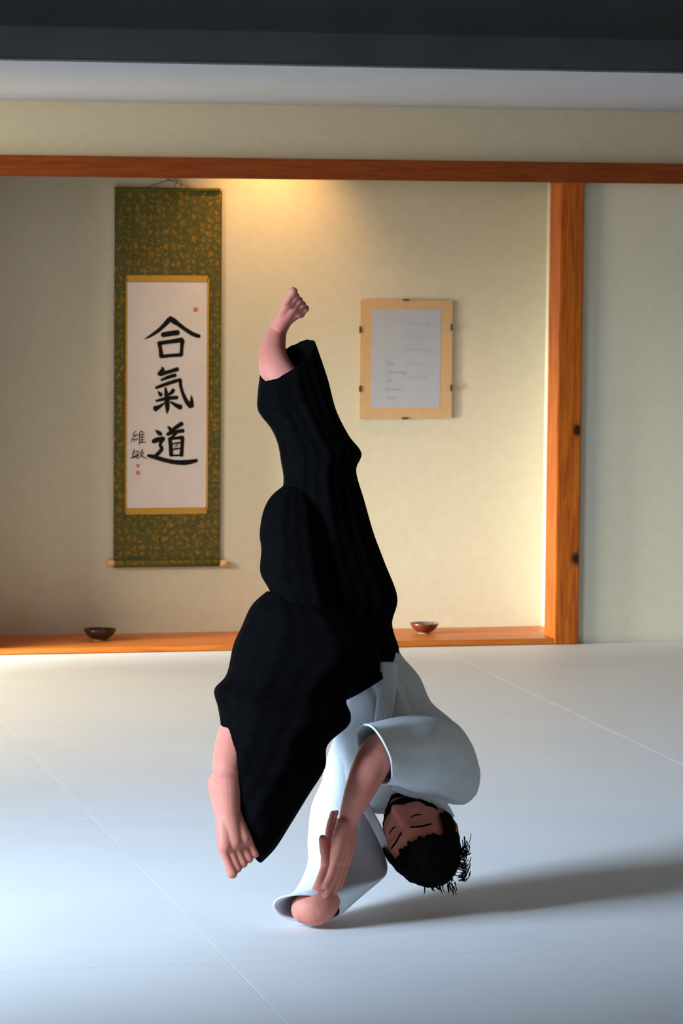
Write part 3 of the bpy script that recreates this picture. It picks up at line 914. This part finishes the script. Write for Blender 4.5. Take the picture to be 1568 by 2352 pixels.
# sleeve of the crossing arm: opening first
def RG(cx, cy, d, A, B): return (P(cx, cy, d), dv(*A), dv(*B))
slx = [
 RG(860,1733,8.15, (27,69,.010), (-30,12,.058)),
 RG(880,1732,8.18, (24,73,.008), (-25,9,.066)),
 RG(930,1730,8.26, (10,86,0), (-14,2,.080)),
 RG(990,1735,8.34, (0,94,0), (-6,0,.090)),
 RG(1040,1753,8.41, (-6,93,0), (8,0,.090)),
 RG(1074,1778,8.45, (-6,70,0), (16,0,.075)),
 RG(1094,1795,8.47, (-4,34,0), (10,0,.040)),
]
_w7 = wr(.05, 7, 2.4)
def shoulder_folds(th, t):
    return _w7(th, t) + .045*max(0, t-.35)*math.sin(9*th+2.2*t)*(1-t)*4 + .02*math.sin(23*th+5*t)*max(0, t-.4)*(1-t)*3
loft(bm, slx, n=120, sub=8, cap1=True, fold=shoulder_folds)
sly = [
 LR((760,1716),(862,1760), 8.46,.085),
 LR((738,1792),(856,1828), 8.45,.085),
 LR((714,1850),(858,1884), 8.43,.082),
 LR((707,1920),(880,1948), 8.40,.080),
 LR((708,1982),(892,1998), 8.345,.080),
 RG(776,2034,8.255, (97,-6,.02), (0,10,.080)),
 RG(724,2074,8.180, (86,0,.01), (2,30,.046)),
 RG(706,2086,8.155, (77,4,.012), (4,34,.024)),
]
loft(bm, sly, n=72, sub=7, fold=wr(.06, 11, 2.2))
jk = child('white_jacket', bm, gi_m)
md = jk.modifiers.new('t', 'SOLIDIFY'); md.thickness = .0035; md.offset = -1
bake(jk)
# stitched sleeve hems
for key in (slx[0], sly[-1]):
    c, A, B = key
    bm = bmesh.new(); n = 64
    f = wr(.05 if key is slx[0] else .06, 7 if key is slx[0] else 11, 2.4 if key is slx[0] else 2.2)
    tt = 0 if key is slx[0] else 1
    ring = [c+(A*math.cos(2*PI*i/n)+B*math.sin(2*PI*i/n))*(1+f(2*PI*i/n, tt)) for i in range(n)]
    rows = []
    for i in range(n):
        tn = (ring[(i+1) % n]-ring[i-1]).normalized(); ou = (ring[i]-c).normalized(); ou = (ou-tn*ou.dot(tn)).normalized(); b2 = tn.cross(ou)
        rows.append([bm.verts.new(ring[i]+(ou*math.cos(a)+b2*math.sin(a))*.0026) for a in (0, PI/4, PI/2, 3*PI/4, PI, 5*PI/4, 3*PI/2, 7*PI/4)])
    for i in range(n):
        a, b = rows[i], rows[(i+1) % n]
        for k in range(8): bm.faces.new((a[k], a[(k+1) % 8], b[(k+1) % 8], b[k]))
    h = link('sleeve_hem', bm, gi_m); h.parent = jk
# stitched lapel running down the front of the torso, and neck edge
bm = bmesh.new()
def strip(pts, w, th, ribs=0):
    ks = catmull([list(P(*p)) for p in pts], 6)
    ks = [Vector(k) for k in ks]; rows = []
    for i, k in enumerate(ks):
        t = (ks[min(i+1, len(ks)-1)]-ks[max(i-1, 0)]).normalized()
        s = t.cross(fwd).normalized(); nrm_ = toward
        row = []
        m_ = 22
        for j in range(m_+1):
            a = j/m_*2-1
            bulge = math.sqrt(max(0, 1-a**4))*th + (abs(math.sin(a*ribs*PI/2))*.0012 if ribs else 0)
            row.append(bm.verts.new(k+s*a*w+nrm_*bulge))
        rows.append(row)
    for a, b in zip(rows, rows[1:]):
        for j in range(len(a)-1): bm.faces.new((a[j], a[j+1], b[j+1], b[j]))
strip([(892,1520,8.335),(890,1570,8.333),(884,1620,8.328),(878,1670,8.33),(872,1720,8.345)], .019, .009, 6)
lp = link('stitched_lapel', bm, gi_m); lp.parent = jk
md = lp.modifiers.new('t', 'SOLIDIFY'); md.thickness = .003; bake(lp)
bm = bmesh.new()
strip([(905,1800,8.34),(960,1826,8.33),(1010,1850,8.37),(1030,1880,8.43)], .013, .007, 4)
strip([(838,1850,8.33),(860,1890,8.31),(880,1930,8.32),(895,1965,8.36)], .008, .006, 2)
lp = link('collar_edge', bm, gi_m); lp.parent = jk
md = lp.modifiers.new('t', 'SOLIDIFY'); md.thickness = .003; bake(lp)

# ------------------------------------------------------------------ lights
def area(name, loc, target, sx, sy, power, col):
    l = bpy.data.lights.new(name, 'AREA'); l.shape = 'RECTANGLE'; l.size = sx; l.size_y = sy
    l.energy = power; l.color = col
    o = bpy.data.objects.new(name, l); COL.objects.link(o)
    o.location = loc
    o.rotation_euler = (Vector(target)-Vector(loc)).to_track_quat('-Z', 'Y').to_euler()
    return o
k_ = area('window_daylight', (-2.3, 6.7, 2.2), (1.5, 8.7, .1), 1.5, 1.2, 68, (.65, .82, 1.0)); k_.data.spread = math.radians(58)
k_ = area('window_daylight_side', (-1.6, 11.2, 1.9), (2.4, 12.6, 0), 1.4, 1.0, 84, (1.0, .84, .60)); k_.data.spread = math.radians(90)
k_ = area('alcove_low_fill', (-.4, 12.6, .5), (3.55, 13.95, .22), .5, .6, 32, (1.0, 1.0, .88)); k_.data.spread = math.radians(36)  # added low fill with no window behind it, brightens alcove and right wall bottom
sx_ = onY(632, 420, WB-.13)
sp = bpy.data.lights.new('alcove_spot', 'SPOT'); sp.energy = 56; sp.color = (1.0, .52, .16)
sp.spot_size = math.radians(84); sp.spot_blend = 1.0; sp.shadow_soft_size = .02
so = bpy.data.objects.new('alcove_spot', sp); COL.objects.link(so)
so.location = (sx_.x-.0, WB-.27, 2.24)
so.rotation_euler = (Vector((sx_.x-.0, WB-.03, 1.2))-Vector(so.location)).to_track_quat('-Z', 'Y').to_euler()
ls = empty('ceiling_spotlight', (sx_.x-.02, WB-.14, 2.42), 'small spotlight hidden behind the beam above the alcove wall', 'light')
bm = bmesh.new(); rows = lathe(bm, (0, 0, -.16), [(.034, -.02), (.036, -.02), (.036, .07), (.01, .085), (.01, .16)], 24)
link('lamp_housing', bm, metal_m, ls)

w = bpy.data.worlds.new('world'); sc.world = w; w.use_nodes = True
w.node_tree.nodes['Background'].inputs[0].default_value = (1.0, .84, .47, 1)
w.node_tree.nodes['Background'].inputs[1].default_value = .25
